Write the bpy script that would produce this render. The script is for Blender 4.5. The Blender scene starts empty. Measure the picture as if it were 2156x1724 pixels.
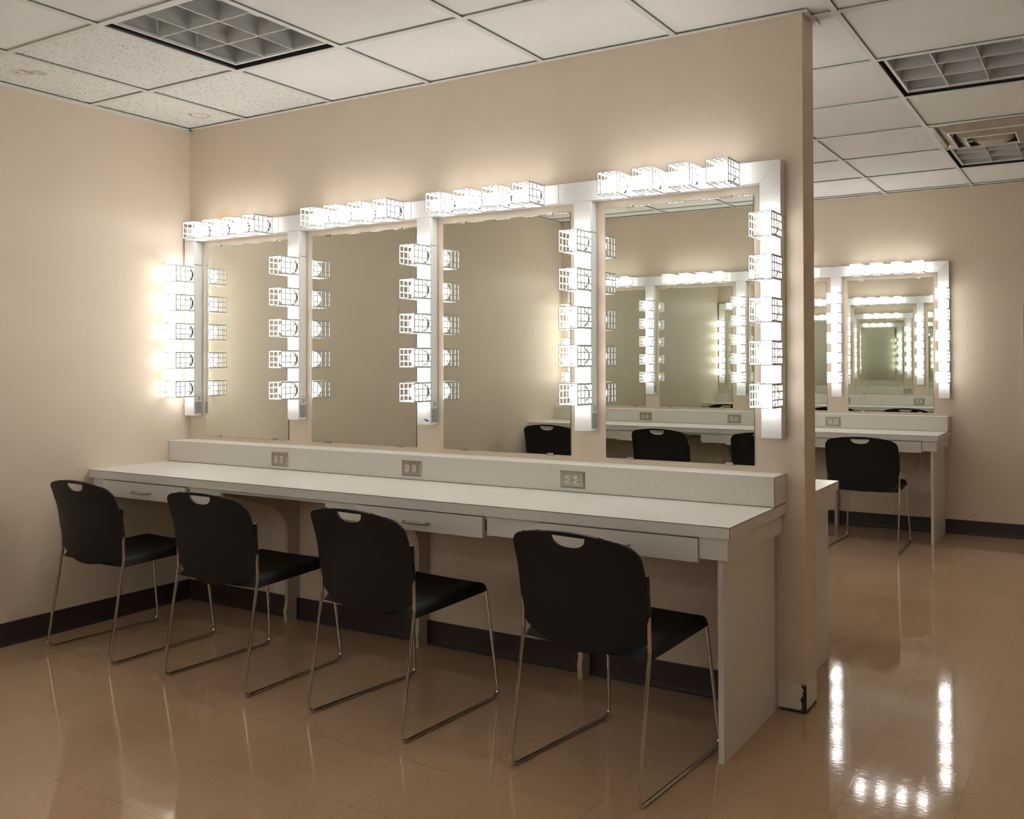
import bpy, bmesh, math, random
from mathutils import Vector, Matrix
random.seed(7)
SC = bpy.context.scene
COL = SC.collection
PI = math.pi

# ------------------------------------------------------------------ dimensions (metres)
H = 2.527            # ceiling
L = 3.397            # partition length
T = 0.133            # partition thickness
F = 3.801            # far wall
W = 3.790            # opposite wall (behind the camera) at y = -W
XR = 5.30            # right wall
TILE = 0.6096
GX, GY = 0.4537, 0.060   # ceiling grid origin

# ------------------------------------------------------------------ materials
def mat(name):
    m = bpy.data.materials.new(name); m.use_nodes = True
    return m, m.node_tree.nodes, m.node_tree.links, m.node_tree.nodes['Principled BSDF']

def simple(name, col, rough=0.5, metal=0.0, spec=0.5, noise=0.0, nscale=60.0, bump=0.0, bscale=200.0):
    m, n, l, b = mat(name)
    b.inputs['Base Color'].default_value = (*col, 1)
    b.inputs['Roughness'].default_value = rough
    b.inputs['Metallic'].default_value = metal
    b.inputs['Specular IOR Level'].default_value = spec
    tc = n.new('ShaderNodeTexCoord')
    if noise > 0:
        t = n.new('ShaderNodeTexNoise'); t.inputs['Scale'].default_value = nscale; t.inputs['Detail'].default_value = 5
        l.new(tc.outputs['Object'], t.inputs['Vector'])
        r = n.new('ShaderNodeMapRange'); r.inputs['From Min'].default_value = 0.3; r.inputs['From Max'].default_value = 0.7
        r.inputs['To Min'].default_value = 1 - noise; r.inputs['To Max'].default_value = 1 + noise
        l.new(t.outputs['Fac'], r.inputs['Value'])
        v = n.new('ShaderNodeVectorMath'); v.operation = 'SCALE'; v.inputs[0].default_value = col
        l.new(r.outputs['Result'], v.inputs['Scale']); l.new(v.outputs['Vector'], b.inputs['Base Color'])
    if bump > 0:
        t2 = n.new('ShaderNodeTexNoise'); t2.inputs['Scale'].default_value = bscale; t2.inputs['Detail'].default_value = 3
        l.new(tc.outputs['Object'], t2.inputs['Vector'])
        bp = n.new('ShaderNodeBump'); bp.inputs['Strength'].default_value = bump; bp.inputs['Distance'].default_value = 0.002
        l.new(t2.outputs['Fac'], bp.inputs['Height']); l.new(bp.outputs['Normal'], b.inputs['Normal'])
    return m

WALLC = (0.73, 0.625, 0.505)
M = {}
M['wall'] = simple('wall_paint', WALLC, 0.42, spec=0.35, noise=0.02, nscale=3, bump=0.25, bscale=260)
M['laminate'] = simple('laminate', (0.74, 0.71, 0.655), 0.33, spec=0.4, noise=0.02, nscale=90)
M['laminate_edge'] = simple('laminate_edge', (0.09, 0.06, 0.04), 0.6)
M['leg_paint'] = simple('leg_paint', (0.55, 0.47, 0.37), 0.5, noise=0.04, nscale=20)
M['white_metal'] = simple('white_enamel', (0.78, 0.78, 0.77), 0.32, spec=0.5)
M['cage'] = simple('white_cage', (0.50, 0.50, 0.49), 0.4)
M['seam'] = simple('seam_shadow', (0.20, 0.19, 0.175), 0.7)
M['socket'] = simple('socket_black', (0.010, 0.010, 0.010), 0.5, spec=0.2)
M['chrome'] = simple('chrome', (0.62, 0.60, 0.57), 0.16, metal=1.0)
M['steel'] = simple('brushed_steel', (0.40, 0.37, 0.33), 0.28, metal=1.0)
M['mirror'] = simple('mirror_silver', (0.805, 0.84, 0.79), 0.0, metal=1.0)
M['mirror_edge'] = simple('mirror_edge', (0.10, 0.13, 0.11), 0.25)
M['black'] = simple('black_plastic', (0.0075, 0.0072, 0.0068), 0.48, spec=0.25, bump=0.3, bscale=900)
M['base'] = simple('rubber_base', (0.046, 0.031, 0.029), 0.45, spec=0.35)
M['tbar'] = simple('t_bar', (0.74, 0.74, 0.70), 0.5)
M['dark'] = simple('dark_gap', (0.012, 0.012, 0.011), 0.8)
M['louver'] = simple('louver_aluminium', (0.60, 0.61, 0.59), 0.42, metal=0.35)
M['louver_edge'] = simple('louver_edge', (0.82, 0.82, 0.79), 0.35)
M['pan'] = simple('fixture_pan', (0.66, 0.67, 0.65), 0.5)
M['diff'] = simple('diffuser_enamel', (0.52, 0.48, 0.42), 0.20, metal=0.3, noise=0.15, nscale=9)
M['ivory'] = simple('ivory_plastic', (0.62, 0.57, 0.45), 0.35)
M['sticker'] = simple('sticker_grey', (0.42, 0.45, 0.44), 0.5)
M['sticker_white'] = simple('sticker_white', (0.68, 0.68, 0.66), 0.5)
M['print'] = simple('sticker_print', (0.10, 0.11, 0.11), 0.6)
M['blue'] = simple('blue_ink', (0.03, 0.10, 0.40), 0.5)
M['board'] = simple('board_cloth', (0.52, 0.44, 0.35), 0.8)
M['scuff'] = simple('wall_scuff', (0.36, 0.29, 0.21), 0.6)
M['plenum'] = simple('plenum_grey', (0.20, 0.19, 0.175), 0.6)
M['clip'] = simple('clip_metal', (0.55, 0.52, 0.48), 0.25, metal=0.9)
M['tube'] = simple('lamp_tube', (0.75, 0.76, 0.74), 0.3)

# glowing bulbs
def bulb_mat():
    m, n, l, b = mat('bulb_glow')
    n.remove(b)
    e = n.new('ShaderNodeEmission'); e.inputs['Color'].default_value = (1.0, 0.975, 0.94, 1); e.inputs['Strength'].default_value = BULB
    l.new(e.outputs[0], n['Material Output'].inputs['Surface'])
    return m
BULB = 23.0
M['bulb'] = bulb_mat()

# floor: waxed 12 inch vinyl tiles
def floor_mat():
    m, n, l, b = mat('vinyl_tile')
    geo = n.new('ShaderNodeNewGeometry'); sep = n.new('ShaderNodeSeparateXYZ'); l.new(geo.outputs['Position'], sep.inputs[0])
    def math_(op, a, c=None):
        x = n.new('ShaderNodeMath'); x.operation = op
        for i, v in enumerate((a, c)):
            if v is None: continue
            if isinstance(v, (int, float)): x.inputs[i].default_value = v
            else: l.new(v, x.inputs[i])
        return x.outputs[0]
    sx = math_('DIVIDE', math_('SUBTRACT', sep.outputs['X'], 3.06), 0.3048)
    sy = math_('DIVIDE', math_('SUBTRACT', sep.outputs['Y'], -0.045), 0.3048)
    cell = n.new('ShaderNodeCombineXYZ'); l.new(math_('FLOOR', sx), cell.inputs[0]); l.new(math_('FLOOR', sy), cell.inputs[1])
    wn = n.new('ShaderNodeTexWhiteNoise'); wn.noise_dimensions = '2D'; l.new(cell.outputs[0], wn.inputs['Vector'])
    dx = math_('MULTIPLY', math_('PINGPONG', sx, 0.5), 0.3048); dy = math_('MULTIPLY', math_('PINGPONG', sy, 0.5), 0.3048)
    dmin = math_('MINIMUM', dx, dy)
    line = n.new('ShaderNodeMapRange'); line.inputs['From Min'].default_value = 0.0003; line.inputs['From Max'].default_value = 0.0009
    line.inputs['To Min'].default_value = 1; line.inputs['To Max'].default_value = 0
    l.new(dmin, line.inputs['Value'])
    t = n.new('ShaderNodeTexNoise'); t.inputs['Scale'].default_value = 45; t.inputs['Detail'].default_value = 8; t.inputs['Roughness'].default_value = 0.7
    l.new(geo.outputs['Position'], t.inputs['Vector'])
    t3 = n.new('ShaderNodeTexNoise'); t3.inputs['Scale'].default_value = 2.0; t3.inputs['Detail'].default_value = 3
    l.new(geo.outputs['Position'], t3.inputs['Vector'])
    f = math_('ADD', math_('MULTIPLY', t.outputs['Fac'], 0.5), math_('ADD', math_('MULTIPLY', wn.outputs['Value'], 0.10), math_('MULTIPLY', t3.outputs['Fac'], 0.35)))
    ramp = n.new('ShaderNodeMapRange'); ramp.inputs['From Min'].default_value = 0.2; ramp.inputs['From Max'].default_value = 0.75
    l.new(f, ramp.inputs['Value'])
    mix = n.new('ShaderNodeMix'); mix.data_type = 'RGBA'
    mix.inputs['A'].default_value = (0.46, 0.308, 0.190, 1); mix.inputs['B'].default_value = (0.59, 0.415, 0.270, 1)
    l.new(ramp.outputs[0], mix.inputs['Factor'])
    mix2 = n.new('ShaderNodeMix'); mix2.data_type = 'RGBA'; mix2.inputs['B'].default_value = (0.06, 0.04, 0.028, 1)
    l.new(mix.outputs['Result'], mix2.inputs['A']); l.new(math_('MULTIPLY', line.outputs[0], 0.55), mix2.inputs['Factor'])
    l.new(mix2.outputs['Result'], b.inputs['Base Color'])
    # wax: swirled buffing marks and scuffs
    mp = n.new('ShaderNodeMapping'); mp.inputs['Scale'].default_value = (28, 60, 1); mp.inputs['Rotation'].default_value = (0, 0, 0.5)
    l.new(geo.outputs['Position'], mp.inputs['Vector'])
    w = n.new('ShaderNodeTexNoise'); w.inputs['Scale'].default_value = 1.0; w.inputs['Detail'].default_value = 4; w.inputs['Distortion'].default_value = 1.2
    l.new(mp.outputs[0], w.inputs['Vector'])
    bp = n.new('ShaderNodeBump'); bp.inputs['Strength'].default_value = 0.075; bp.inputs['Distance'].default_value = 0.001
    hgt = math_('SUBTRACT', w.outputs['Fac'], math_('MULTIPLY', line.outputs[0], 0.15))
    l.new(hgt, bp.inputs['Height']); l.new(bp.outputs['Normal'], b.inputs['Normal'])
    rr = n.new('ShaderNodeMapRange'); rr.inputs['To Min'].default_value = 0.025; rr.inputs['To Max'].default_value = 0.11
    rr.inputs['From Min'].default_value = 0.4; rr.inputs['From Max'].default_value = 0.72
    sm = n.new('ShaderNodeMapping'); sm.inputs['Scale'].default_value = (40, 220, 1); sm.inputs['Rotation'].default_value = (0, 0, 0.5); l.new(geo.outputs['Position'], sm.inputs['Vector'])
    sn = n.new('ShaderNodeTexNoise'); sn.inputs['Scale'].default_value = 1.0; sn.inputs['Detail'].default_value = 4; sn.inputs['Distortion'].default_value = 0.8; l.new(sm.outputs[0], sn.inputs['Vector'])
    l.new(sn.outputs['Fac'], rr.inputs['Value']); l.new(rr.outputs[0], b.inputs['Roughness'])
    b.inputs['Specular IOR Level'].default_value = 0.5
    return m
M['floor'] = floor_mat()

# ceiling tiles: plain mineral fibre, and an older fissured kind with water stains
def tile_mat(name, fissured):
    m, n, l, b = mat(name)
    geo = n.new('ShaderNodeNewGeometry')
    base = (0.90, 0.895, 0.87)
    t = n.new('ShaderNodeTexNoise'); t.inputs['Scale'].default_value = 260; t.inputs['Detail'].default_value = 2
    l.new(geo.outputs['Position'], t.inputs['Vector'])
    r = n.new('ShaderNodeMapRange'); r.inputs['From Min'].default_value = 0.3; r.inputs['From Max'].default_value = 0.7
    r.inputs['To Min'].default_value = 0.90; r.inputs['To Max'].default_value = 1.06
    l.new(t.outputs['Fac'], r.inputs['Value'])
    v = n.new('ShaderNodeVectorMath'); v.operation = 'SCALE'; v.inputs[0].default_value = base
    l.new(r.outputs[0], v.inputs['Scale'])
    out = v.outputs['Vector']
    if fissured:
        mp = n.new('ShaderNodeMapping'); mp.inputs['Scale'].default_value = (95, 60, 60); mp.inputs['Rotation'].default_value = (0, 0, 0.8)
        l.new(geo.outputs['Position'], mp.inputs['Vector'])
        s = n.new('ShaderNodeTexNoise'); s.inputs['Scale'].default_value = 1.6; s.inputs['Detail'].default_value = 3; s.inputs['Distortion'].default_value = 1.5
        l.new(mp.outputs[0], s.inputs['Vector'])
        rs = n.new('ShaderNodeMapRange'); rs.inputs['From Min'].default_value = 0.60; rs.inputs['From Max'].default_value = 0.65
        l.new(s.outputs['Fac'], rs.inputs['Value'])
        mx = n.new('ShaderNodeMix'); mx.data_type = 'RGBA'; mx.inputs['B'].default_value = (0.22, 0.17, 0.12, 1)
        l.new(out, mx.inputs['A']); l.new(rs.outputs[0], mx.inputs['Factor'])
        out = mx.outputs['Result']
        wob = n.new('ShaderNodeTexNoise'); wob.inputs['Scale'].default_value = 30; wob.inputs['Detail'].default_value = 4
        l.new(geo.outputs['Position'], wob.inputs['Vector'])
        for (cx, cy, rad, wd, amt) in ((0.281, -0.155, 0.048, 0.011, 0.95), (0.275, -0.945, 0.020, 0.024, 0.9), (0.225, -0.985, 0.030, 0.022, 0.9)):
            d = n.new('ShaderNodeVectorMath'); d.operation = 'DISTANCE'; d.inputs[1].default_value = (cx, cy, H + 0.008)
            l.new(geo.outputs['Position'], d.inputs[0])
            a = n.new('ShaderNodeMath'); a.operation = 'MULTIPLY_ADD'; a.inputs[1].default_value = 0.05; l.new(wob.outputs['Fac'], a.inputs[0]); l.new(d.outputs['Value'], a.inputs[2])
            c = n.new('ShaderNodeMath'); c.operation = 'SUBTRACT'; l.new(a.outputs[0], c.inputs[0]); c.inputs[1].default_value = rad + 0.025
            ab = n.new('ShaderNodeMath'); ab.operation = 'ABSOLUTE'; l.new(c.outputs[0], ab.inputs[0])
            mr = n.new('ShaderNodeMapRange'); mr.inputs['From Max'].default_value = wd; mr.inputs['To Min'].default_value = amt; mr.inputs['To Max'].default_value = 0
            l.new(ab.outputs[0], mr.inputs['Value'])
            mk = n.new('ShaderNodeMath'); mk.operation = 'MULTIPLY'; l.new(mr.outputs[0], mk.inputs[0])
            w2 = n.new('ShaderNodeMapRange'); w2.inputs['From Min'].default_value = 0.35; w2.inputs['From Max'].default_value = 0.6; l.new(wob.outputs['Fac'], w2.inputs['Value']); l.new(w2.outputs[0], mk.inputs[1])
            mx = n.new('ShaderNodeMix'); mx.data_type = 'RGBA'; mx.inputs['B'].default_value = (0.36, 0.24, 0.13, 1)
            l.new(out, mx.inputs['A']); l.new(mk.outputs[0], mx.inputs['Factor']); out = mx.outputs['Result']
    l.new(out, b.inputs['Base Color'])
    b.inputs['Roughness'].default_value = 0.85; b.inputs['Specular IOR Level'].default_value = 0.2
    bp = n.new('ShaderNodeBump'); bp.inputs['Strength'].default_value = 0.5; bp.inputs['Distance'].default_value = 0.002
    l.new(t.outputs['Fac'], bp.inputs['Height']); l.new(bp.outputs['Normal'], b.inputs['Normal'])
    return m
M['tile'] = tile_mat('ceiling_tile', False)
M['tile_old'] = tile_mat('ceiling_tile_fissured', True)

# partition paint with the torn, scuffed foot at the free end
def partition_mat():
    m = M['wall'].copy(); m.name = 'partition_paint'
    n, l = m.node_tree.nodes, m.node_tree.links; b = n['Principled BSDF']
    src = b.inputs['Base Color'].links[0].from_socket
    geo = n.new('ShaderNodeNewGeometry'); sep = n.new('ShaderNodeSeparateXYZ'); l.new(geo.outputs['Position'], sep.inputs[0])
    no = n.new('ShaderNodeTexNoise'); no.inputs['Scale'].default_value = 38; no.inputs['Detail'].default_value = 6
    l.new(geo.outputs['Position'], no.inputs['Vector'])
    def mr(sock, a, c, ta, tb):
        r = n.new('ShaderNodeMapRange'); r.inputs['From Min'].default_value = a; r.inputs['From Max'].default_value = c
        r.inputs['To Min'].default_value = ta; r.inputs['To Max'].default_value = tb; l.new(sock, r.inputs['Value']); return r.outputs[0]
    def mul(a, c):
        x = n.new('ShaderNodeMath'); x.operation = 'MULTIPLY'; l.new(a, x.inputs[0]); l.new(c, x.inputs[1]); return x.outputs[0]
    def add(a, c, k):
        x = n.new('ShaderNodeMath'); x.operation = 'MULTIPLY_ADD'; l.new(a, x.inputs[0]); x.inputs[1].default_value = k; l.new(c, x.inputs[2]); return x.outputs[0]
    low = mr(add(no.outputs['Fac'], sep.outputs['Z'], 0.02), 0.108, 0.122, 1, 0)
    side = mr(sep.outputs['X'], 3.285, 3.30, 0, 1)
    bare = mul(low, side)
    mx = n.new('ShaderNodeMix'); mx.data_type = 'RGBA'; mx.inputs['B'].default_value = (0.80, 0.77, 0.70, 1)
    l.new(src, mx.inputs['A']); l.new(mul(bare, mr(no.outputs['Fac'], 0.28, 0.5, 0.35, 1.0)), mx.inputs['Factor'])
    edge = mul(mul(mr(add(no.outputs['Fac'], sep.outputs['X'], 0.040), 3.398, 3.402, 0, 1), bare), mr(sep.outputs['Y'], 0.004, 0.006, 1, 0))
    foot = mr(add(no.outputs['Fac'], sep.outputs['Z'], 0.012), 0.014, 0.022, 1, 0)
    foot = mul(foot, side)
    mxx = n.new('ShaderNodeMath'); mxx.operation = 'MAXIMUM'; l.new(edge, mxx.inputs[0]); l.new(foot, mxx.inputs[1])
    m2 = n.new('ShaderNodeMix'); m2.data_type = 'RGBA'; m2.inputs['B'].default_value = (0.045, 0.028, 0.024, 1)
    l.new(mx.outputs['Result'], m2.inputs['A']); l.new(mxx.outputs[0], m2.inputs['Factor'])
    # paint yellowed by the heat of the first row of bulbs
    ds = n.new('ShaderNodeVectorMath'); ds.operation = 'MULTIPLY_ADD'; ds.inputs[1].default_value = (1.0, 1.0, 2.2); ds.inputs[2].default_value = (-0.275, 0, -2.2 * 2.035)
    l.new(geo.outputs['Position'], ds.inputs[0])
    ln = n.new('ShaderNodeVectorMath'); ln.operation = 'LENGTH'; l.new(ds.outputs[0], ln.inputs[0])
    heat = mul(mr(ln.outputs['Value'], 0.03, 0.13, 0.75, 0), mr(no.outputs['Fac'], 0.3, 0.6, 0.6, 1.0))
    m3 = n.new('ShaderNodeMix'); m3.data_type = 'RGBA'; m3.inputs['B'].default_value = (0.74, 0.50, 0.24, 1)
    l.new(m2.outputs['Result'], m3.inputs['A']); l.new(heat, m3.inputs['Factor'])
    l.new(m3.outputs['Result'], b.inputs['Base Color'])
    return m
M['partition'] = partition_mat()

# ------------------------------------------------------------------ mesh helpers
class MB:
    """collects boxes, prisms, tubes and lathes; build() links them as ONE mesh object"""
    def __init__(s): s.v = []; s.f = []; s.m = []; s.mats = []; s.sm = []
    def mi(s, m):
        if m not in s.mats: s.mats.append(m)
        return s.mats.index(m)
    def add(s, vs, fs, m, smooth=False):
        o = len(s.v); k = s.mi(m)
        s.v += [tuple(p) for p in vs]
        for f in fs: s.f.append([i + o for i in f]); s.m.append(k); s.sm.append(smooth)
    def box(s, x0, x1, y0, y1, z0, z1, m, bev=0.0):
        bm = bmesh.new()
        bmesh.ops.create_cube(bm, size=1.0)
        for v in bm.verts:
            v.co = ((x0 + x1) / 2 + v.co.x * (x1 - x0), (y0 + y1) / 2 + v.co.y * (y1 - y0), (z0 + z1) / 2 + v.co.z * (z1 - z0))
        if bev > 0:
            bmesh.ops.bevel(bm, geom=list(bm.edges), offset=bev, segments=2, affect='EDGES', profile=0.5)
        s.frombm(bm, m)
    def frombm(s, bm, m, smooth=False):
        bm.verts.index_update()
        s.add([v.co.copy() for v in bm.verts], [[v.index for v in f.verts] for f in bm.faces], m, smooth); bm.free()
    def prism(s, pts, axis, a, b, m, smooth=False):
        """2D outline extruded along an axis: 'x' takes (y,z), 'y' takes (x,z), 'z' takes (x,y)"""
        def P(p, t):
            return {'x': (t, p[0], p[1]), 'y': (p[0], t, p[1]), 'z': (p[0], p[1], t)}[axis]
        n = len(pts)
        vs = [P(p, a) for p in pts] + [P(p, b) for p in pts]
        fs = [list(range(n))[::-1], list(range(n, 2 * n))] + [[i, (i + 1) % n, n + (i + 1) % n, n + i] for i in range(n)]
        bm = bmesh.new(); bv = [bm.verts.new(v) for v in vs]
        for f in fs: bm.faces.new([bv[i] for i in f])
        bmesh.ops.recalc_face_normals(bm, faces=bm.faces)
        s.frombm(bm, m, smooth)
    def tube(s, path, r, m, seg=12, caps=True):
        P = [Vector(p) for p in path]; n = len(P); rings = []
        t0 = (P[1] - P[0]).normalized()
        nx = t0.cross(Vector((0, 0, 1)) if abs(t0.z) < 0.9 else Vector((1, 0, 0))).normalized()
        prev = t0
        for i in range(n):
            t = (P[min(i + 1, n - 1)] - P[max(i - 1, 0)]).normalized()
            nx = (prev.rotation_difference(t) @ nx); nx = (nx - t * nx.dot(t)).normalized(); prev = t
            by = t.cross(nx)
            rings.append([P[i] + (nx * math.cos(a) + by * math.sin(a)) * r for a in (2 * PI * k / seg for k in range(seg))])
        vs = [p for rg in rings for p in rg]
        fs = [[i * seg + k, i * seg + (k + 1) % seg, (i + 1) * seg + (k + 1) % seg, (i + 1) * seg + k] for i in range(n - 1) for k in range(seg)]
        s.add(vs, fs, m, True)
        if caps: s.add(rings[0], [list(range(seg))[::-1]], m); s.add(rings[-1], [list(range(seg))], m)
    def lathe(s, prof, m, seg=20, axis='y', c=(0, 0, 0)):
        """profile of (radius, along) turned round an axis through c"""
        vs = []; fs = []
        for (r, a) in prof:
            for k in range(seg):
                t = 2 * PI * k / seg; u, w = r * math.cos(t), r * math.sin(t)
                vs.append({'y': (c[0] + u, c[1] + a, c[2] + w), 'z': (c[0] + u, c[1] + w, c[2] + a), 'x': (c[0] + a, c[1] + u, c[2] + w)}[axis])
        for i in range(len(prof) - 1):
            for k in range(seg): fs.append([i * seg + k, i * seg + (k + 1) % seg, (i + 1) * seg + (k + 1) % seg, (i + 1) * seg + k])
        bm = bmesh.new(); bv = [bm.verts.new(v) for v in vs]
        for f in fs: bm.faces.new([bv[i] for i in f])
        bmesh.ops.remove_doubles(bm, verts=bm.verts, dist=1e-6); bmesh.ops.recalc_face_normals(bm, faces=bm.faces)
        s.frombm(bm, m, True)
    def mesh(s, name):
        me = bpy.data.meshes.new(name); me.from_pydata(s.v, [], s.f)
        for mm in s.mats: me.materials.append(mm)
        me.polygons.foreach_set('material_index', s.m); me.polygons.foreach_set('use_smooth', s.sm); me.update()
        return me
    def build(s, name, parent=None, loc=(0, 0, 0)):
        return put(name, s.mesh(name), parent, loc)

def put(name, me, parent=None, loc=(0, 0, 0)):
    o = bpy.data.objects.new(name, me); COL.objects.link(o); o.parent = parent; o.location = loc
    return o
def thing(name, label, cat, loc=(0, 0, 0), rz=0.0, group=None, scale=None):
    o = bpy.data.objects.new(name, None); COL.objects.link(o); o.empty_display_size = 0.1
    o.location = loc; o.rotation_euler = (0, 0, rz); o['label'] = label; o['category'] = cat
    if scale: o.scale = scale
    if group: o['group'] = group
    return o
def struct(name, mb, label=None):
    o = mb.build(name); o['kind'] = 'structure'
    if label: o['label'] = label
    return o
def copy_tree(src, loc, rz, label, group):
    r = src.copy(); COL.objects.link(r); r.location = loc; r.rotation_euler = (0, 0, rz); r['label'] = label; r['group'] = group
    for ch in list(src.children):
        c = ch.copy(); COL.objects.link(c); c.parent = r
        for g in list(ch.children):
            d = g.copy(); COL.objects.link(d); d.parent = c
    return r
def fillet(pts, r, n=6):
    P = [Vector(p) for p in pts]; out = [P[0]]
    for i in range(1, len(P) - 1):
        a, b = (P[i - 1] - P[i]).normalized(), (P[i + 1] - P[i]).normalized()
        ang = a.angle(b); d = min(r / math.tan(ang / 2), (P[i - 1] - P[i]).length * 0.45, (P[i + 1] - P[i]).length * 0.45)
        p0, p1 = P[i] + a * d, P[i] + b * d
        for k in range(n + 1):
            t = k / n; out.append(p0 * (1 - t) ** 2 + P[i] * 2 * t * (1 - t) + p1 * t ** 2)
    return out + [P[-1]]

# ------------------------------------------------------------------ the room
b = MB(); b.box(-0.1, XR + 0.1, -W - 0.1, F + 0.1, -0.1, 0, M['floor']); struct('floor', b)
b = MB(); b.box(-0.1, 0, -W - 0.1, F + 0.1, 0, H + 0.25, M['wall']); struct('wall_left', b)
b = MB(); b.box(XR, XR + 0.1, -W - 0.1, F + 0.1, 0, H + 0.25, M['wall']); struct('wall_right', b)
b = MB(); b.box(0, XR, F, F + 0.1, 0, H + 0.25, M['wall']); arc = [(3.447, 0.105), (3.458, 0.120), (3.472, 0.132), (3.492, 0.142), (3.515, 0.148), (3.540, 0.150)]
b.prism([(x, z + 0.004 * (1 - abs(i - 2.5) / 3)) for i, (x, z) in enumerate(arc)] + [(x, z - 0.004 * (1 - abs(i - 2.5) / 3)) for i, (x, z) in list(enumerate(arc))[::-1]], 'y', F - 0.0004, F + 0.001, M['scuff'])
b.prism([(3.452, 0.7635), (3.480, 0.7615), (3.502, 0.7625), (3.480, 0.7600)], 'y', F - 0.0004, F + 0.001, M['scuff'])
struct('wall_back', b)
b = MB(); b.box(0, XR, -W - 0.1, -W, 0, H + 0.25, M['wall']); struct('wall_front', b)
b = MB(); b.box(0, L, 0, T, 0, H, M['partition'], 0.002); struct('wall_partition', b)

# ceiling: recessed tiles, some of an older fissured kind; openings where the fixtures sit
FIX = {(1, -2): 'light', (5, 1): 'light', (5, 4): 'light', (5, 3): 'vent'}
b = MB()
kx0, kx1 = -1, int((XR - GX) / TILE) + 1
ky0, ky1 = int((-W - GY) / TILE) - 1, int((F - GY) / TILE) + 1
for i in range(kx0, kx1 + 1):
    for j in range(ky0, ky1 + 1):
        if (i, j) in FIX: continue
        x0, x1 = max(GX + i * TILE, 0), min(GX + (i + 1) * TILE, XR)
        y0, y1 = max(GY + j * TILE, -W), min(GY + (j + 1) * TILE, F)
        if x1 - x0 < 0.004 or y1 - y0 < 0.004: continue
        old = i in (-1, 0) and j in (-1, -2)
        b.box(x0, x1, y0, y1, H + 0.008, H + 0.024, M['tile_old'] if old else M['tile'])
b.box(-0.1, XR + 0.1, -W - 0.1, F + 0.1, H + 0.25, H + 0.3, M['pan'])
struct('ceiling', b)
# T-bar grid: white flanges, dark strips drawn in as the gap shadow at tile edges
b = MB(); g = 0.012
xs = [GX + i * TILE for i in range(kx0, kx1 + 2) if 0.02 < GX + i * TILE < XR - 0.02]
ys = [GY + j * TILE for j in range(ky0, ky1 + 2) if -W + 0.02 < GY + j * TILE < F - 0.02]
for x in xs:
    b.box(x - g, x + g, -W, F, H, H + 0.003, M['tbar']); b.box(x - 0.002, x + 0.002, -W, F, H + 0.003, H + 0.03, M['tbar'])
    b.box(x + g - 0.001, x + g + 0.0010, -W, F, H + 0.0050, H + 0.0079, M['seam'])
for y in ys:
    ex = [0] + xs + [XR]
    for p, q in zip(ex[:-1], ex[1:]):
        b.box(p + g, q - g, y - g, y + g, H + 0.0003, H + 0.0033, M['tbar'])
        b.box(p + g, q - g, y + g - 0.001, y + g + 0.0010, H + 0.0050, H + 0.0079, M['seam'])
struct('trim_1', b, 'white suspended ceiling grid bars')
# wall angle round the top of the walls and the partition
b = MB(); a = 0.022
b.box(0, 0.0015, -W, F, H - 0.010, H, M['tbar']); b.box(0, a, -W, F, H - 0.0012, H + 0.0012, M['tbar'])
b.box(0, XR, F - a, F, H - 0.0012, H + 0.0012, M['tbar']); b.box(0, XR, -W, -W + a, H - 0.0012, H + 0.0012, M['tbar'])
b.box(XR - a, XR, -W, F, H - 0.0012, H + 0.0012, M['tbar'])
b.box(0, L + a, -a, 0, H - 0.0012, H + 0.0012, M['tbar']); b.box(0, L, T, T + a, H - 0.0012, H + 0.0012, M['tbar'])
b.box(L, L + a, 0, T + 0.035, H - 0.0012, H + 0.0012, M['tbar'])
struct('trim_2', b, 'white wall angle along the ceiling edge')
# dark rubber cove base
def cove(b, p0, p1, nrm):
    """base strip from p0 to p1 standing off a wall whose outward normal is nrm"""
    p0, p1, nn = Vector((*p0, 0)), Vector((*p1, 0)), Vector((*nrm, 0))
    prof = [(0, 0), (0.016, 0), (0.012, 0.004), (0.007, 0.012), (0.005, 0.022), (0.004, 0.100), (0.002, 0.104), (0, 0.104)]
    vs = [p0 + nn * u + Vector((0, 0, z)) for u, z in prof] + [p1 + nn * u + Vector((0, 0, z)) for u, z in prof]
    n = len(prof)
    bm = bmesh.new(); bv = [bm.verts.new(v) for v in vs]
    for i in range(n): bm.faces.new([bv[i], bv[(i + 1) % n], bv[n + (i + 1) % n], bv[n + i]])
    bm.faces.new(bv[:n]); bm.faces.new(bv[n:]); bmesh.ops.recalc_face_normals(bm, faces=bm.faces)
    b.frombm(bm, M['base'])
b = MB(); cove(b, (0, -W), (0, -0.0), (1, 0)); cove(b, (0, T), (0, F), (1, 0)); struct('baseboard_left', b)
b = MB(); cove(b, (0, 0), (3.268, 0), (0, -1)); cove(b, (0, T), (3.268, T), (0, 1)); struct('baseboard_partition', b)
b = MB(); cove(b, (0, F), (XR, F), (0, -1)); struct('baseboard_back', b)
b = MB(); cove(b, (0, -W), (XR, -W), (0, 1)); struct('baseboard_front', b)
b = MB(); cove(b, (XR, -W), (XR, F), (-1, 0)); struct('baseboard_right', b)

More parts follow.
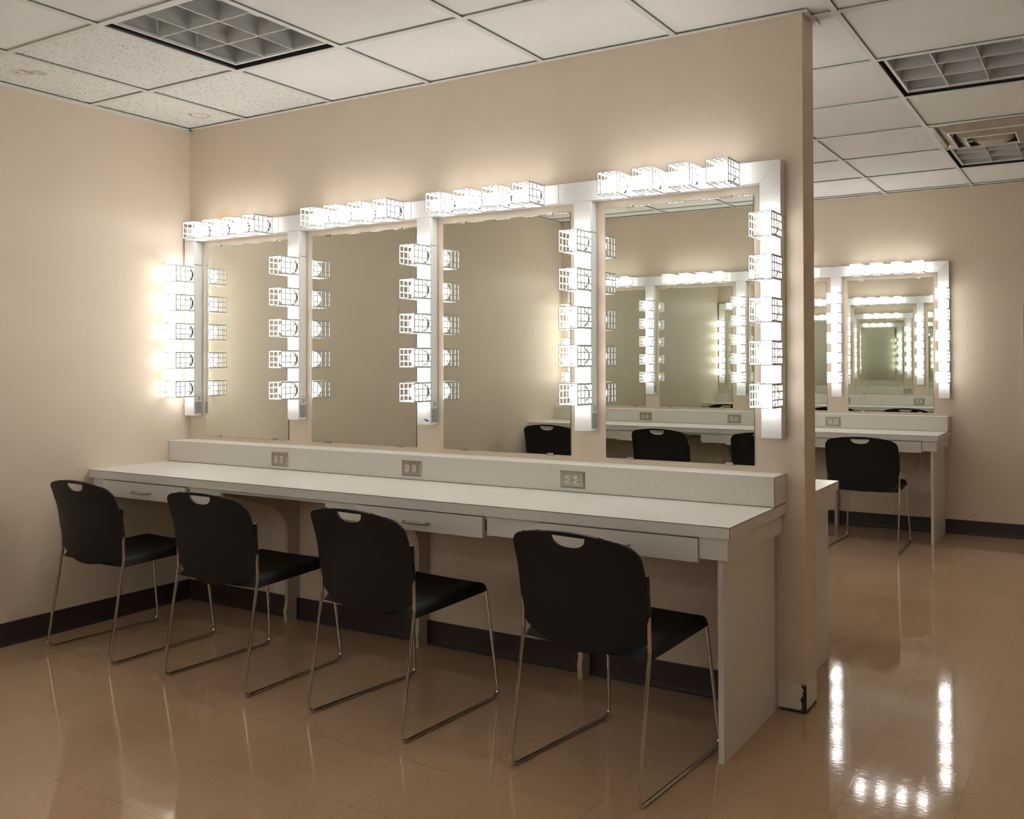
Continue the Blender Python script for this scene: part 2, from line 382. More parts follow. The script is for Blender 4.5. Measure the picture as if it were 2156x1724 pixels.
# ------------------------------------------------------------------ ceiling fixtures
def troffer_meshes():
    s = TILE - 2 * g
    f = MB(); h = s / 2; q = h - 0.016
    # black reveal, then the white door frame
    z = 0.014
    f.box(-h, h, -h, -q + 0.002, z + 0.010, z + 0.013, M['dark']); f.box(-h, h, q - 0.002, h, z + 0.010, z + 0.013, M['dark'])
    f.box(-h, -q + 0.002, -h, h, z + 0.010, z + 0.013, M['dark']); f.box(q - 0.002, h, -h, h, z + 0.010, z + 0.013, M['dark'])
    for k in (-1, 1):
        a_, c_ = sorted((k * (h + 0.002), k * h)); f.box(a_, c_, -h, h, 0.0035, z + 0.013, M['dark']); f.box(-h, h, a_, c_, 0.0035, z + 0.013, M['dark'])
    house = f.mesh('reveal')
    f = MB(); w = 0.012
    f.box(-q, q, -q, -q + w, z, z + 0.010, M['louver_edge']); f.box(-q, q, q - w, q, z, z + 0.010, M['louver_edge'])
    f.box(-q, -q + w, -q + w, q - w, z, z + 0.010, M['louver_edge']); f.box(q - w, q, -q + w, q - w, z, z + 0.010, M['louver_edge'])
    frame = f.mesh('frame')
    f = MB(); t = 0.115
    f.box(-q, q, -q, q, t, t + 0.004, M['pan'])
    for sx in (-1, 1):
        f.box(min(sx * q, sx * (q - 0.003)), max(sx * q, sx * (q - 0.003)), -q, q, z + 0.010, t, M['louver'])
        f.box(-q, q, min(sx * q, sx * (q - 0.003)), max(sx * q, sx * (q - 0.003)), z + 0.010, t, M['louver'])
    pan = f.mesh('pan')
    f = MB(); r = q - w
    prof = [(-0.0013, z + 0.003), (0.0013, z + 0.003), (0.0035, z + 0.075), (-0.0035, z + 0.075)]
    for k in (-1, 1):
        c = k * 2 * r / 6
        f.prism([(c + u, z) for u, z in prof], 'x', -r, r, M['louver']); f.prism([(c + u, z) for u, z in prof], 'y', -r, r, M['louver'])
        f.box(-r, r, c - 0.0016, c + 0.0016, z + 0.001, z + 0.003, M['louver_edge']); f.box(c - 0.0016, c + 0.0016, -r, r, z + 0.001, z + 0.003, M['louver_edge'])
    louver = f.mesh('louver_grid')
    f = MB()
    for k in (-1, 0, 1): f.lathe([(0.0005, -r + 0.01), (0.0125, -r + 0.012), (0.0125, r - 0.012), (0.0005, r - 0.01)], M['tube'], 10, 'x', (0, k * 2 * r / 3, 0.100))
    tube = f.mesh('lamp_tubes')
    return house, frame, pan, louver, tube
TR = troffer_meshes()
def troffer(i, j, label):
    o = thing('ceiling_light', label, 'ceiling light', (GX + (i + .5) * TILE, GY + (j + .5) * TILE, H), 0, 'switched off square louvred ceiling lights')
    for n_, me in zip(('reveal', 'frame', 'reflector_pan', 'louver_grid', 'fluorescent_tubes'), TR): put(n_, me, o)
troffer(1, -2, 'unlit square ceiling light with nine louvre cells, nearest the left wall')
troffer(5, 1, 'unlit square louvred ceiling light just past the end of the partition')
troffer(5, 4, 'unlit square louvred ceiling light close to the far wall, behind the air vent')
# square cone air diffuser
o = thing('air_diffuser', 'square stepped metal air diffuser between the two right ceiling lights', 'air vent', (GX + 5.5 * TILE, GY + 3.5 * TILE, H))
hh = TILE / 2 - g
f = MB(); f.box(-hh, hh, -hh, -hh + 0.02, 0.0, 0.006, M['diff']); f.box(-hh, hh, hh - 0.02, hh, 0.0, 0.006, M['diff'])
f.box(-hh, -hh + 0.02, -hh, hh, 0.0, 0.006, M['diff']); f.box(hh - 0.02, hh, -hh, hh, 0.0, 0.006, M['diff']); f.build('frame', o)
f = MB(); f.box(-hh, hh, -hh, hh, 0.14, 0.145, M['plenum'])
for sx in (-1, 1):
    f.box(min(sx * hh, sx * (hh - 0.003)), max(sx * hh, sx * (hh - 0.003)), -hh, hh, 0.006, 0.14, M['plenum'])
    f.box(-hh, hh, min(sx * hh, sx * (hh - 0.003)), max(sx * hh, sx * (hh - 0.003)), 0.006, 0.14, M['plenum'])
f.build('plenum_box', o)
def frustum(b, r0, z0, r1, z1, m, th=0.0025):
    for k in range(4):
        c, s_ = round(math.cos(k * PI / 2)), round(math.sin(k * PI / 2))
        def R(x, y, z): return (c * x - s_ * y, s_ * x + c * y, z)
        b.add([R(r0, -r0, z0), R(r0, r0, z0), R(r1, r1, z1), R(r1, -r1, z1), R(r0 - th, -r0 + th, z0), R(r0 - th, r0 - th, z0), R(r1 - th, r1 - th, z1 + th), R(r1 - th, -r1 + th, z1 + th)],
              [[0, 1, 2, 3], [7, 6, 5, 4], [0, 4, 5, 1]], m)
for r0, z0 in ((0.208, -0.026), (0.132, -0.044)):
    f = MB(); frustum(f, r0, z0, r0 + 0.052, z0 + 0.040, M['diff']); frustum(f, r0, z0 - 0.003, r0 + 0.001, z0 + 0.001, M['louver_edge'], 0.008); f.build('cone_ring', o)
f = MB(); frustum(f, 0.060, -0.052, 0.112, -0.012, M['diff']); f.box(-0.061, 0.061, -0.061, 0.061, -0.054, -0.050, M['diff'], 0.001); f.build('centre_cone', o)
f = MB(); frustum(f, hh - 0.02, 0.001, hh - 0.05, 0.09, M['diff']); f.build('throat', o)

# ------------------------------------------------------------------ counters
def counter(key, loc, sy, length, drawers, label, filler_gaps=()):
    """built-in makeup counter; local y = 0 is the wall, the room lies towards -y (sy mirrors it)"""
    o = thing('makeup_counter', label, 'counter', loc, 0, None, (1, sy, 1))
    lam, ed = M['laminate'], M['laminate_edge']
    X = length; D = 0.553
    e = 0.0016
    b = MB(); b.box(0, X, -D, -0.0005, 0.714, 0.752, lam)
    b.box(0, X, -D - 0.0006, -D + 0.0004, 0.7494, 0.7510, ed); b.box(X - 0.0004, X + 0.0006, -D, -0.0005, 0.7494, 0.7510, ed)
    b.box(X - 0.0010, X + 0.0004, -D - 0.0005, -D + 0.0010, 0.714, 0.7494, ed)
    b.build('countertop', o)
    b = MB(); b.box(0, X, -0.1265, -0.0005, 0.752, 0.859, lam)
    b.box(0, X, -0.1272, -0.1262, 0.7525, 0.7540, ed); b.box(X - 0.0004, X + 0.0006, -0.1265, -0.0005, 0.7525, 0.7545, ed)
    b.box(X - 0.0010, X + 0.0004, -0.1270, -0.1258, 0.7545, 0.859, ed)
    b.build('backsplash', o)
    b = MB(); b.box(X - 0.056, X - 0.037, -0.515, -0.017, 0.0, 0.714, lam); b.build('end_panel', o)
    b = MB(); b.box(X - 0.037, X - 0.012, -0.5118, -0.0005, 0.642, 0.714, lam); b.build('end_apron', o)
    b = MB(); b.box(0, X - 0.109, -0.5265, -0.505, 0.697, 0.7136, lam)
    segs = []; cur = 0.0
    for (a_, c_) in sorted(list(drawers) + list(filler_gaps)):
        if a_ - cur > 0.012: segs.append((cur, a_ - 0.006))
        cur = c_ + 0.008
    segs.append((cur, X - 0.109))
    for (a_, c_) in segs: b.box(a_, c_, -0.528, -0.512, 0.640, 0.7139, lam)
    b.box(X - 0.108, X - 0.012, -0.5401, -0.512, 0.644, 0.7139, lam)
    b.build('apron', o)
    for (a_, c_) in drawers:
        b = MB(); b.box(a_, c_, -0.547, -0.529, 0.632, 0.7075, lam, 0.0008)
        b.box(a_ + 0.03, c_ - 0.03, -0.529, -0.13, 0.645, 0.698, M['leg_paint'])
        d = b.build('drawer', o)
        cx = (a_ + c_) / 2; z = 0.665
        b = MB(); b.tube(fillet([(cx - 0.062, -0.547, z), (cx - 0.055, -0.573, z), (cx + 0.055, -0.573, z), (cx + 0.062, -0.547, z)], 0.012), 0.0036, M['steel'], 8)
        b.build('handle', d)
    for lx in (0.812, 1.642, 2.487):
        pts = [(-0.0005, 0), (-0.075, 0), (-0.078, 0.03), (-0.082, 0.055), (-0.074, 0.08), (-0.072, 0.11), (-0.072, 0.43)]
        for k in range(1, 9):
            t = k / 8; p0, p1, p2 = (-0.072, 0.43), (-0.075, 0.545), (-0.185, 0.585)
            pts.append(tuple((1 - t) ** 2 * u + 2 * t * (1 - t) * v + t * t * w_ for u, v, w_ in zip(p0, p1, p2)))
        pts += [(-0.50, 0.69), (-0.50, 0.7), (-0.0005, 0.7)]
        # notch round the cove base
        pts[0] = (-0.017, 0); pts += [(-0.0005, 0.106), (-0.017, 0.106)]
        b = MB(); b.prism(pts, 'x', lx, lx + 0.021, M['leg_paint']); b.build('support_leg', o)
    return o
dA = [(0.103, 0.714), (1.76, 2.370), (2.605, 3.214)]
counter('A', (0, 0, 0), 1, 3.325, dA, 'long white makeup counter in front of the near partition, four chairs pulled up', [(0.935, 1.56)])
counter('B', (0, T, 0), -1, 3.338, dA, 'white makeup counter on the hidden side of the partition, only its end showing')
counter('C', (0.016, F, 0), 1, 3.325, [(0.103, 0.714), (0.935, 1.546), (1.76, 2.370), (2.605, 3.214)], 'white makeup counter along the far wall, one chair in front')
counter('D', (0, -W, 0), -1, 3.398, [(0.10, 0.70), (0.868, 1.462), (1.803, 2.44), (2.62, 3.25)], 'white makeup counter seen only as a reflection in the near mirrors', [(1.462, 1.585)])

# ------------------------------------------------------------------ outlets
def outlet_meshes():
    """plate centred on the origin, facing -y; a duplex receptacle lying on its side"""
    w, h = 0.0575, 0.034
    bm = bmesh.new()
    rings = [(w, h, 0.0), (w, h, -0.0012), (w - 0.009, h - 0.009, -0.006), (w - 0.012, h - 0.012, -0.0062)]
    vv = [[bm.verts.new((sx * a, y, sz * c)) for sx, sz in ((-1, -1), (1, -1), (1, 1), (-1, 1))] for a, c, y in rings]
    for r0, r1 in zip(vv[:-1], vv[1:]):
        for k in range(4): bm.faces.new([r0[k], r0[(k + 1) % 4], r1[(k + 1) % 4], r1[k]])
    bm.faces.new(vv[-1]); bmesh.ops.recalc_face_normals(bm, faces=bm.faces)
    p = MB(); p.frombm(bm, M['steel']); plate = p.mesh('cover_plate')
    p = MB()
    pts = []
    for k in range(32):
        t = 2 * PI * k / 32; x = max(-0.0125, min(0.0125, 0.0170 * math.cos(t))); pts.append((x, 0.0170 * math.sin(t)))
    p.prism(pts, 'y', -0.0085, -0.005, M['ivory'])
    p.box(0.001, 0.0075, -0.0089, -0.0084, 0.0058, 0.0080, M['dark']); p.box(0.001, 0.0075, -0.0089, -0.0084, -0.0080, -0.0060, M['dark'])
    p.lathe([(0.0001, -0.0089), (0.0026, -0.0089), (0.0026, -0.0084)], M['dark'], 10, 'y', (-0.0072, 0, 0))
    rec = p.mesh('receptacle')
    p = MB(); p.lathe([(0.0001, -0.0078), (0.0032, -0.0074), (0.0036, -0.0060)], M['steel'], 12, 'y'); screw = p.mesh('screw')
    return plate, rec, screw
OUT = outlet_meshes()
def outlet(x, ywall, sy, label):
    o = thing('wall_outlet', label, 'outlet', (x, ywall - sy * 0.1265, 0.8015), 0, 'steel duplex outlets in the counter backsplashes', (1, sy, 1))
    put('cover_plate', OUT[0], o)
    for dx in (-0.0185, 0.0195): put('receptacle', OUT[1], o, (dx - 0.0005, 0, 0))
    put('screw', OUT[2], o)
for x, t in zip((0.840, 1.670, 2.497), ('leftmost, under the second strip of bulbs', 'middle one, under the third strip of bulbs', 'rightmost, under the fourth strip of bulbs')):
    outlet(x, 0, 1, 'steel outlet plate in the near backsplash, ' + t)
outlet(2.510, F, 1, 'steel outlet plate in the far wall backsplash above the far chair')
outlet(1.68, F, 1, 'steel outlet plate in the far wall backsplash hidden behind the partition')
for x, t in zip((0.916, 1.714, 2.56), ('over the second chair', 'between the second and third chairs', 'past the third chair')):
    outlet(x, -W, -1, 'steel outlet plate in the reflected counter backsplash, ' + t)
for x, t in zip((2.497, 1.67), ('nearer the free end', 'farther from the free end')):
    outlet(x, T, -1, 'steel outlet plate on the hidden side of the partition, ' + t)

# ------------------------------------------------------------------ mirrors
def mirror(x0, x1, ywall, sy, label, group, z0=0.881, z1=1.885):
    w = x1 - x0
    o = thing('wall_mirror', label, 'mirror', (x0, ywall, 0), 0, group, (1, sy, 1))
    b = MB(); b.box(0, w, -0.0055, -0.0008, z0, z1, M['mirror_edge'])
    k = b.mi(M['mirror']); b.add([(0.0008, -0.0056, z0 + 0.0008), (w - 0.0008, -0.0056, z0 + 0.0008), (w - 0.0008, -0.0056, z1 - 0.0008), (0.0008, -0.0056, z1 - 0.0008)], [[0, 1, 2, 3]], M['mirror'])
    b.build('glass', o)
    for cx in (0.11, w - 0.10):
        for z, s_ in ((z0, 1), (z1, -1)):
            c = MB(); za, zb = sorted((z - s_ * 0.004, z + s_ * 0.006))
            c.prism([(cx - 0.018, za), (cx + 0.018, za), (cx + 0.013, zb), (cx - 0.013, zb)] if s_ > 0 else [(cx - 0.013, za), (cx + 0.013, za), (cx + 0.018, zb), (cx - 0.018, zb)], 'y', -0.0085, -0.0006, M['clip'])
            c.build('clip', o)
    return o
MX = [(0.132, 0.761), (0.924, 1.590), (1.748, 2.414), (2.580, 3.209)]
ORD = ['first', 'second', 'third', 'fourth']
for (x0, x1), t in zip(MX, ORD):
    mirror(x0, x1, 0, 1, f'frameless mirror on the near partition, {t} from the left wall', 'mirrors on the near partition')
for (x0, x1), t in zip(MX, ('hidden first', 'hidden second', 'partly covered third', 'fully visible rightmost')):
    mirror(x0 + 0.017, x1 + 0.017, F, 1, f'frameless mirror on the far wall, {t} one', 'mirrors on the far wall', 0.878, 1.883)
for (x0, x1), t in zip(MX, ORD):
    mirror(x0, x1, T, -1, f'frameless mirror on the hidden side of the partition, {t} from the left wall', 'mirrors on the hidden side of the partition')
for (x0, x1), t in zip(((0.20, 0.85), (0.987, 1.655), (1.82, 2.488), (2.655, 3.28)), ORD):
    mirror(x0, x1, -W, -1, f'frameless mirror on the opposite wall seen in reflection, {t} from the left wall', 'mirrors on the opposite wall')

# pale board at the right edge of the far wall, only a sliver of it in the photo
o = thing('wall_board', 'tall beige board with clipped top corner, at the right edge of the far wall', 'board', (3.83, F, 0))
pts = [(0, 0.22), (0.60, 0.22), (0.60, 1.66), (0.57, 1.76), (0.03, 1.76), (0, 1.66)]
b = MB(); b.prism(pts, 'y', -0.016, -0.0008, M['tbar']); b.build('frame', o)
b = MB(); b.prism([(0.3 + (p[0] - 0.3) * 0.985, 0.99 + (p[1] - 0.99) * 0.994) for p in pts], 'y', -0.0175, -0.0155, M['board']); b.build('panel', o)

# ------------------------------------------------------------------ vanity lights
def cage_mesh():
    """open-fronted square grille, 3 x 4 openings a side, base on y = 0, mouth at y = -0.11"""
    b = MB(); h = 0.0437; d = 0.110; th = 0.0022; m = M['cage']
    def bar(u0, u1, y0, y1, k):
        c, s_ = round(math.cos(k * PI / 2)), round(math.sin(k * PI / 2))
        vs = [(x, y, z) for x in (h - th, h) for y in (y0, y1) for z in (u0, u1)]
        vs = [(c * x - s_ * z, y, s_ * x + c * z) for x, y, z in vs]
        b.add(vs, [[0, 1, 3, 2], [4, 6, 7, 5], [0, 4, 5, 1], [2, 3, 7, 6], [0, 2, 6, 4], [1, 5, 7, 3]], m)
    rim, w = 0.0072, 0.0048
    for k in range(4):
        bar(-h, -h + rim, -d, 0, k); bar(h - rim, h, -d, 0, k)
        for t in (-1, 1): bar(t * h / 3 - w / 2, t * h / 3 + w / 2, -d, 0, k)
        bar(-h + rim, h - rim, -d, -d + 0.005, k); bar(-h + rim, h - rim, -0.004, 0, k)
        for t in (1, 2, 3): bar(-h + rim, h - rim, -d * t / 4 - w / 2, -d * t / 4 + w / 2, k)
    return b.mesh('cage')
CAGE = cage_mesh()
b = MB(); R = 0.0390; prof = []
for k in range(0, 8):
    t = PI * k / 8.6; prof.append((max(R * math.sin(t), 0.0001), -0.0345 - R * math.cos(t)))
prof += [(0.0150, -0.002)]
b.lathe(prof, M['bulb'], 14, 'y'); BULBME = b.mesh('bulb')
b = MB(); b.lathe([(0.0001, -0.0075), (0.0315, -0.0075), (0.0335, -0.006), (0.0335, 0.0)], M['socket'], 20, 'y'); SOCK = b.mesh('socket')
STRIP_D = 0.050
def lamps(o, pts):
    for (x, z) in pts:
        put('cage', CAGE, o, (x, -STRIP_D, z)); put('bulb', BULBME, o, (x, -STRIP_D, z)); put('socket', SOCK, o, (x, -STRIP_D, z))
ZS = [1.7465 - 0.1515 * k for k in range(5)]
def v_strip(x1, ywall, sy, label, group, dz=0.0, sticker=True, mark=False, top=1.9148):
    """upright channel with five caged bulbs; x1 = its right edge"""
    w = 0.078
    o = thing('vanity_light_strip', label, 'vanity light', (x1 - w, ywall, 0), 0, group, (1, sy, 1))
    b = MB(); zb = 0.987
    b.box(0, w, -STRIP_D, -0.0005, zb, 1.7895, M['white_metal'], 0.0025)
    if top > 1.93:
        b.prism([(0, 1.7915), (w, 1.7915), (w, top), (0, 1.9148)], 'y', -STRIP_D, -0.0005, M['white_metal'])
    else:
        b.box(0, w, -STRIP_D, -0.0005, 1.7915, top, M['white_metal'], 0.0015)
    b.box(0.001, w - 0.001, -STRIP_D + 0.001, -0.002, 1.789, 1.792, M['seam'])
    b.build('housing', o)
    lamps(o, [(w / 2, z + dz) for z in ZS])
    if sticker:
        s = MB(); x = w + 0.0003
        s.box(w - 0.001, x, -0.045, -0.006, 1.062, 1.105, M['sticker_white']); s.box(w - 0.001, x, -0.045, -0.005, 0.998, 1.061, M['sticker'])
        rnd = random.Random(3)
        for y in (-0.039, -0.034, -0.029, -0.023, -0.017, -0.011):
            z = 1.000
            while z < 1.055:
                q = rnd.uniform(0.004, 0.014); s.box(x - 0.0002, x + 0.0001, y, y + 0.0022, z, min(z + q, 1.058), M['print']); z += q + rnd.uniform(0.0015, 0.004)
        for y, z, q in ((-0.030, 1.070, 0.006), (-0.030, 1.084, 0.008), (-0.022, 1.068, 0.020), (-0.016, 1.074, 0.016)): s.box(x - 0.0002, x + 0.0001, y, y + 0.003, z, z + q, M['print'])
        s.build('rating_sticker', o)
    if mark:
        s = MB(); s.prism([(0.052 + 0.015 * math.cos(t) + 0.004 , 1.0085 + 0.0042 * math.sin(t) - 0.004 * math.cos(t)) for t in (2 * PI * k / 20 for k in range(20))], 'y', -STRIP_D - 0.0004, -STRIP_D + 0.001, M['blue'])
        m_ = s.build('ink_mark', o); m_['label'] = 'blue ink mark'
    return o
def h_bar(x0, x1, xs_, ywall, sy, label, group, mitre=False):
    """level channel with four caged bulbs along the top of one mirror"""
    z0, z1 = 1.9155, 1.9935
    o = thing('vanity_light_bar', label, 'vanity light', (x0, ywall, 0), 0, group, (1, sy, 1))
    b = MB(); e = 0.0008
    if mitre: b.prism([(e, z0), (x1 - x0 - 0.078 - 0.0006, z0), (x1 - x0 - 0.0006, z1), (e, z1)], 'y', -STRIP_D, -0.0005, M['white_metal'])
    else: b.box(e, x1 - x0 - e, -STRIP_D, -0.0005, z0, z1, M['white_metal'], 0.0015)
    b.box(-e, e, -STRIP_D + 0.0015, -0.002, z0 + 0.001, z1 - 0.001, M['seam'])
    b.build('housing', o)
    lamps(o, [(x - x0, (z0 + z1) / 2) for x in xs_])
    return o
HX = [(0.2000, 0.1508), (1.0580, 0.1515), (1.8200, 0.1510), (2.6760, 0.1508)]
HB = [(0.020, 0.742), (0.742, 1.600), (1.600, 2.388), (2.388, 3.328)]
RE = [0.0985, 0.883, 1.7105, 2.5375, 3.328]
DZ = [-0.010, -0.008, -0.005, -0.002, 0.004]
SW = {'A': ('on the near partition', ['in the corner by the left wall', 'second from the left wall', 'third from left, with blue ink mark', 'fourth from the left wall', 'mitred one at the free end of the partition']),
      'B': ('on the hidden side of the partition', ['in the corner by the left wall', 'second from the left wall', 'third from the left wall', 'fourth from the left wall', 'fifth, at the free end']),
      'C': ('on the far wall', ['hidden in its left corner', 'hidden second one', 'third one, hidden by the partition', 'between its third and fourth mirrors', 'rightmost mitred one']),
      'D': ('on the opposite reflected wall', ['in the corner by the left wall', 'second from the left wall', 'third from the left wall', 'fourth from the left wall', 'last one'])}
for key, yw, sy, dx in (('A', 0, 1, 0), ('B', T, -1, 0), ('C', F, 1, 0.017), ('D', -W, -1, 0.073)):
    where, words = SW[key]
    for i, (x1, dz) in enumerate(zip(RE, DZ)):
        v_strip(x1 + dx, yw, sy, f'bulb strip {where}, {words[i]}', 'upright vanity light strips ' + where, dz, i < 4 and key in 'AD', key == 'A' and i == 2, 1.9935 if i == 4 else 1.9148)
    for i, ((x0, x1), (c0, st)) in enumerate(zip(HB, HX)):
        h_bar(x0 + dx, x1 + dx, [c0 + dx + st * k for k in range(4)], yw, sy, f'row of four bulbs {where}, above its {ORD[i]} mirror', 'level vanity light bars ' + where, i == 3)

# ------------------------------------------------------------------ chairs
def lerp_tab(tab, z):
    if z <= tab[0][0]: return tab[0][1]
    for (a, u), (c, v) in zip(tab[:-1], tab[1:]):
        if z <= c: return u + (v - u) * (z - a) / (c - a)
    return tab[-1][1]
YE = [(0.39, 0.073), (0.44, 0.068), (0.53, 0.057), (0.59, 0.050), (0.63, 0.043), (0.70, 0.020), (0.735, 0.003), (0.765, -0.012)]
CV = [(0.39, 0.036), (0.50, 0.040), (0.62, 0.036), (0.70, 0.022), (0.765, 0.008)]
HWID = [(0.39, 0.226), (0.44, 0.229), (0.49, 0.236), (0.55, 0.242), (0.62, 0.243), (0.70, 0.240), (0.765, 0.236)]
def back_y(x, z):
    w = lerp_tab(HWID, z); return lerp_tab(YE, z) - lerp_tab(CV, z) * (1 - min(1, abs(x) / w) ** 2.2)
def backrest_mesh():
    NU, NV = 32, 34
    bm = bmesh.new(); grid = []
    for j in range(NV + 1):
        s = 0.5 - 0.5 * math.cos(PI * j / NV); row = []
        for i in range(NU + 1):
            u = math.sin(PI / 2 * (-1 + 2 * i / NU)) * 0.35 + (-1 + 2 * i / NU) * 0.65
            zt = 0.763 - 0.018 * u * u; zb = 0.397 + 0.044 * abs(u) ** 2.0
            z = zb + (zt - zb) * s
            w = lerp_tab(HWID, z)
            dt, db = (1 - s) * 0.36, s * 0.34; rt, rb = 0.058, 0.024
            if dt < rt: w -= rt - math.sqrt(max(0, rt * rt - (rt - dt) ** 2))
            if db < rb: w -= (rb - math.sqrt(max(0, rb * rb - (rb - db) ** 2))) * 0.75
            x = u * w
            row.append(bm.verts.new((x, back_y(x, z), z)))
        grid.append(row)
    for j in range(NV):
        for i in range(NU): bm.faces.new([grid[j][i], grid[j][i + 1], grid[j + 1][i + 1], grid[j + 1][i]])
    me = bpy.data.meshes.new('backrest_raw'); bm.to_mesh(me); bm.free()
    me.materials.append(M['black'])
    ob = bpy.data.objects.new('raw', me); COL.objects.link(ob)
    md = ob.modifiers.new('s', 'SOLIDIFY'); md.thickness = 0.007; md.offset = 0
    c = MB(); pts = [(-0.064, 0.7495), (0.064, 0.7495)] + [(0.064 * math.cos(t) ** 0.8, 0.7485 - 0.033 * math.sin(t)) for t in (PI / 2 * k / 10 for k in range(1, 10))] + [(0, 0.7155)]
    pts += [(-x, z) for x, z in pts[-2:1:-1]]
    c.prism(pts, 'y', -0.15, 0.15, M['black']); cut = c.build('cutter')
    mb_ = ob.modifiers.new('b', 'BOOLEAN'); mb_.operation = 'DIFFERENCE'; mb_.object = cut; mb_.solver = 'EXACT'
    dg = bpy.context.evaluated_depsgraph_get(); res = bpy.data.meshes.new_from_object(ob.evaluated_get(dg))
    bpy.data.objects.remove(ob); bpy.data.objects.remove(cut)
    for p in res.polygons: p.use_smooth = True
    res.set_sharp_from_angle(angle=math.radians(40)); res.name = 'backrest'
    return res
def seat_mesh():
    NU, NV = 30, 30; bm = bmesh.new(); grid = []
    def drop(t, e, dpt):            # rolls the rim down over the last part e of the way
        if t < 1 - e: return 0.0
        q = (t - (1 - e)) / e; return dpt * (1 - math.sqrt(max(0.0, 1 - q * q))) if q < 0.97 else dpt * (0.757 + (q - 0.97) / 0.03 * 0.243)
    for j in range(NV + 1):
        v = j / NV; row = []
        for i in range(NU + 1):
            u = -1 + 2 * i / NU
            u = math.copysign(1 - (1 - abs(u)) ** 1.25, u)
            w = 0.236 - 0.024 * v
            y = 0.066 + 0.404 * (1 - (1 - v) ** 1.15)
            # rounded front corners
            rc = 0.035
            if 0.470 - y < rc: w -= (rc - math.sqrt(max(0, rc * rc - (rc - (0.470 - y)) ** 2))) * 0.55
            vv = (y - 0.066) / 0.404
            z = 0.447 - 0.010 * (1 - u * u) * (1 - (2 * vv - 0.75) ** 2 * 0.6) - 0.010 * (1 - vv)
            z -= max(drop(abs(u), 0.16, 0.036), drop(vv, 0.13, 0.040), drop(1 - vv, 0.08, 0.036))
            row.append(bm.verts.new((u * w, y, z)))
        grid.append(row)
    for j in range(NV):
        for i in range(NU): bm.faces.new([grid[j][i], grid[j][i + 1], grid[j + 1][i + 1], grid[j + 1][i]])
    me = bpy.data.meshes.new('seat_raw'); bm.to_mesh(me); bm.free(); me.materials.append(M['black'])
    ob = bpy.data.objects.new('raw', me); COL.objects.link(ob)
    md = ob.modifiers.new('s', 'SOLIDIFY'); md.thickness = 0.004; md.offset = -1
    dg = bpy.context.evaluated_depsgraph_get(); res = bpy.data.meshes.new_from_object(ob.evaluated_get(dg))
    bpy.data.objects.remove(ob)
    for p in res.polygons: p.use_smooth = True
    res.set_sharp_from_angle(angle=math.radians(50)); res.name = 'seat'
    return res
CH = thing('stacking_chair', 'x', 'chair', (0, 0, 0), 0, 'black stacking chairs')
put('backrest', backrest_mesh(), CH); put('seat', seat_mesh(), CH)
RR = 0.0062
for s in (-1, 1):
    path = fillet([(s * 0.237, 0.058, 0.640), (s * 0.238, 0.062, 0.428), (s * 0.240, -0.004, 0.0067), (s * 0.222, 0.508, 0.0067), (s * 0.200, 0.462, 0.412)], 0.034, 8)
    b = MB(); b.tube(path, RR, M['chrome'], 12); leg = b.build('sled_leg', CH)
    b = MB(); b.tube([(s * 0.2370, 0.058, 0.532), (s * 0.2355, 0.0585, 0.548), (s * 0.2345, 0.058, 0.600), (s * 0.234, 0.054, 0.640), (s * 0.2335, 0.052, 0.650)], 0.0085, M['black'], 12); b.build('back_sleeve', CH)
b = MB(); b.tube([(-0.205, 0.110, 0.424), (0.205, 0.110, 0.424)], 0.0055, M['black'], 10);
b.tube([(-0.2, 0.455, 0.412), (-0.17, 0.425, 0.416), (0.17, 0.425, 0.416), (0.2, 0.455, 0.412)], 0.0055, M['black'], 10); b.build('seat_rail', CH)
dg_ = math.radians
chairs = [
    (0.4450, -0.866, dg_(-2.0), 'black plastic sled chair at the near counter, closest to the left wall', 'chairs at the near counter'),
    (1.2450, -0.850, dg_(-0.5), 'black plastic sled chair at the near counter, second from the left wall', 'chairs at the near counter'),
    (2.0560, -0.868, dg_(-5.0), 'black plastic sled chair at the near counter, third from the left wall', 'chairs at the near counter'),
    (2.9480, -0.878, dg_(-6.4), 'largest black plastic sled chair, beside the end panel of the near counter', 'chairs at the near counter'),
    (2.9130, 2.8450, dg_(-0.3), 'black plastic sled chair facing the far wall counter beyond the partition', 'chairs at the far counter'),
    (2.0500, 2.8400, dg_(2.0), 'black plastic sled chair at the far counter, hidden behind the partition', 'chairs at the far counter'),
    (2.4900, T + 0.866, PI + dg_(1.0), 'black plastic sled chair on the hidden side of the partition, nearer its free end', 'chairs on the hidden side of the partition'),
    (1.7200, T + 0.860, PI - dg_(2.0), 'black plastic sled chair on the hidden side of the partition, farther from its free end', 'chairs on the hidden side of the partition'),
    (0.4080, -W + 0.868, PI, 'black plastic sled chair seen in the third near mirror', 'chairs at the opposite counter'),
    (1.3900, -W + 0.868, PI + dg_(4), 'black plastic sled chair seen whole in the fourth near mirror', 'chairs at the opposite counter'),
    (2.2100, -W + 0.868, PI - dg_(2), 'black plastic sled chair cut off by the right edge of the fourth near mirror', 'chairs at the opposite counter'),
]
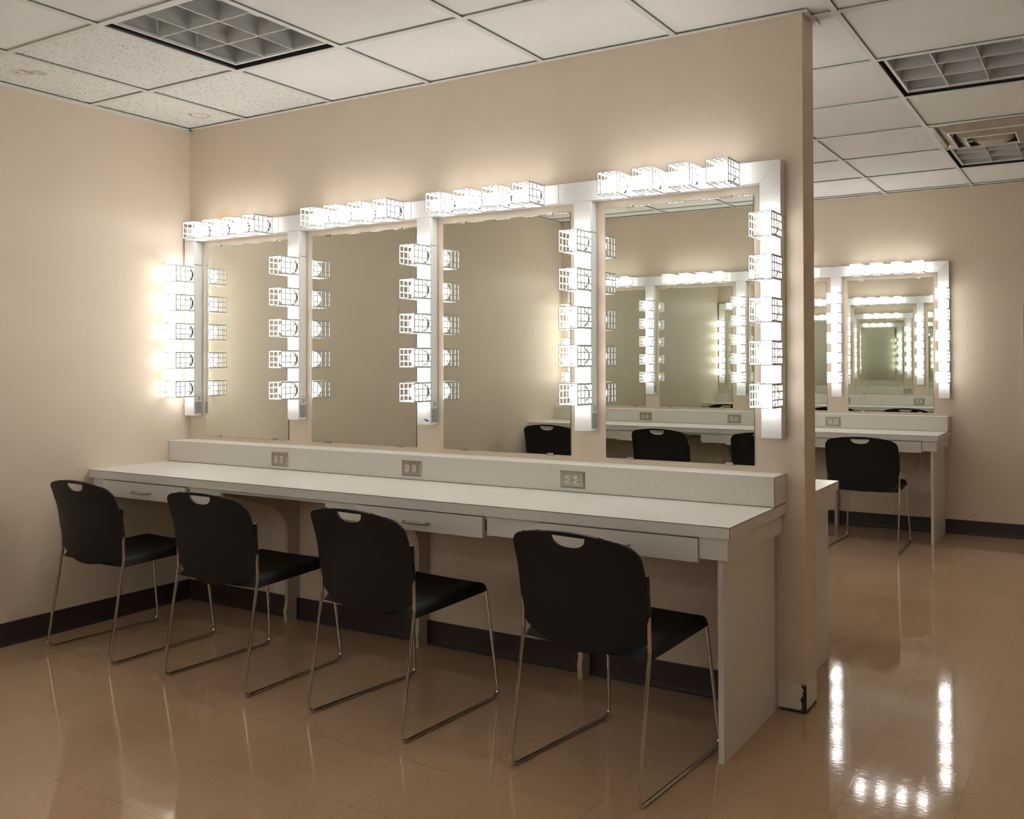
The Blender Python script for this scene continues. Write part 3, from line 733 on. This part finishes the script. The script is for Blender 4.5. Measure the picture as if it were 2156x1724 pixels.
for k, (x, y, rz, lab, grp) in enumerate(chairs):
    if k == 0:
        CH.location = (x, y, 0); CH.rotation_euler = (0, 0, rz); CH['label'] = lab; CH['group'] = grp
    else: copy_tree(CH, (x, y, 0), rz, lab, grp)

# ------------------------------------------------------------------ camera
cd = {'x': 4.3545, 'y': -3.169, 'z': 1.2683, 'yaw': 0.5007, 'pitch': -0.0111, 'roll': -0.0037, 'f': 1894.2617, 'ox': 216.8775, 'oy': -122.5074}
cy, sy_ = math.cos(cd['yaw']), math.sin(cd['yaw']); cp, sp = math.cos(cd['pitch']), math.sin(cd['pitch'])
fwd = Vector((-sy_ * cp, cy * cp, -sp)); right = Vector((cy, sy_, 0)); up = right.cross(fwd)
cr, sr = math.cos(cd['roll']), math.sin(cd['roll'])
r2 = right * cr + up * sr; u2 = up * cr - right * sr
cam = bpy.data.cameras.new('camera'); co = bpy.data.objects.new('camera', cam); COL.objects.link(co)
co.matrix_world = Matrix(((r2.x, u2.x, -fwd.x, cd['x']), (r2.y, u2.y, -fwd.y, cd['y']), (r2.z, u2.z, -fwd.z, cd['z']), (0, 0, 0, 1)))
cam.sensor_fit = 'HORIZONTAL'; cam.sensor_width = 36.0; cam.lens = cd['f'] / 2156 * 36
cam.shift_x = -cd['ox'] / 2156; cam.shift_y = cd['oy'] / 2156
cam.clip_start = 0.02; cam.clip_end = 60
SC.camera = co

# ------------------------------------------------------------------ world and look
w = bpy.data.worlds.new('world'); SC.world = w; w.use_nodes = True
w.node_tree.nodes['Background'].inputs['Color'].default_value = (0, 0, 0, 1); w.node_tree.nodes['Background'].inputs['Strength'].default_value = 0
SC.view_settings.view_transform = 'Standard'; SC.view_settings.look = 'None'
SC.view_settings.exposure = 0.0; SC.view_settings.gamma = 1.0; SC.view_settings.use_curve_mapping = False
c = SC.cycles
c.max_bounces = 14; c.diffuse_bounces = 4; c.glossy_bounces = 11; c.transmission_bounces = 2
c.filter_width = 1.15; c.sample_clamp_indirect = 6.0; c.blur_glossy = 0.5; c.use_denoising = True; c.use_adaptive_sampling = True; c.adaptive_threshold = 0.12; c.adaptive_min_samples = 16
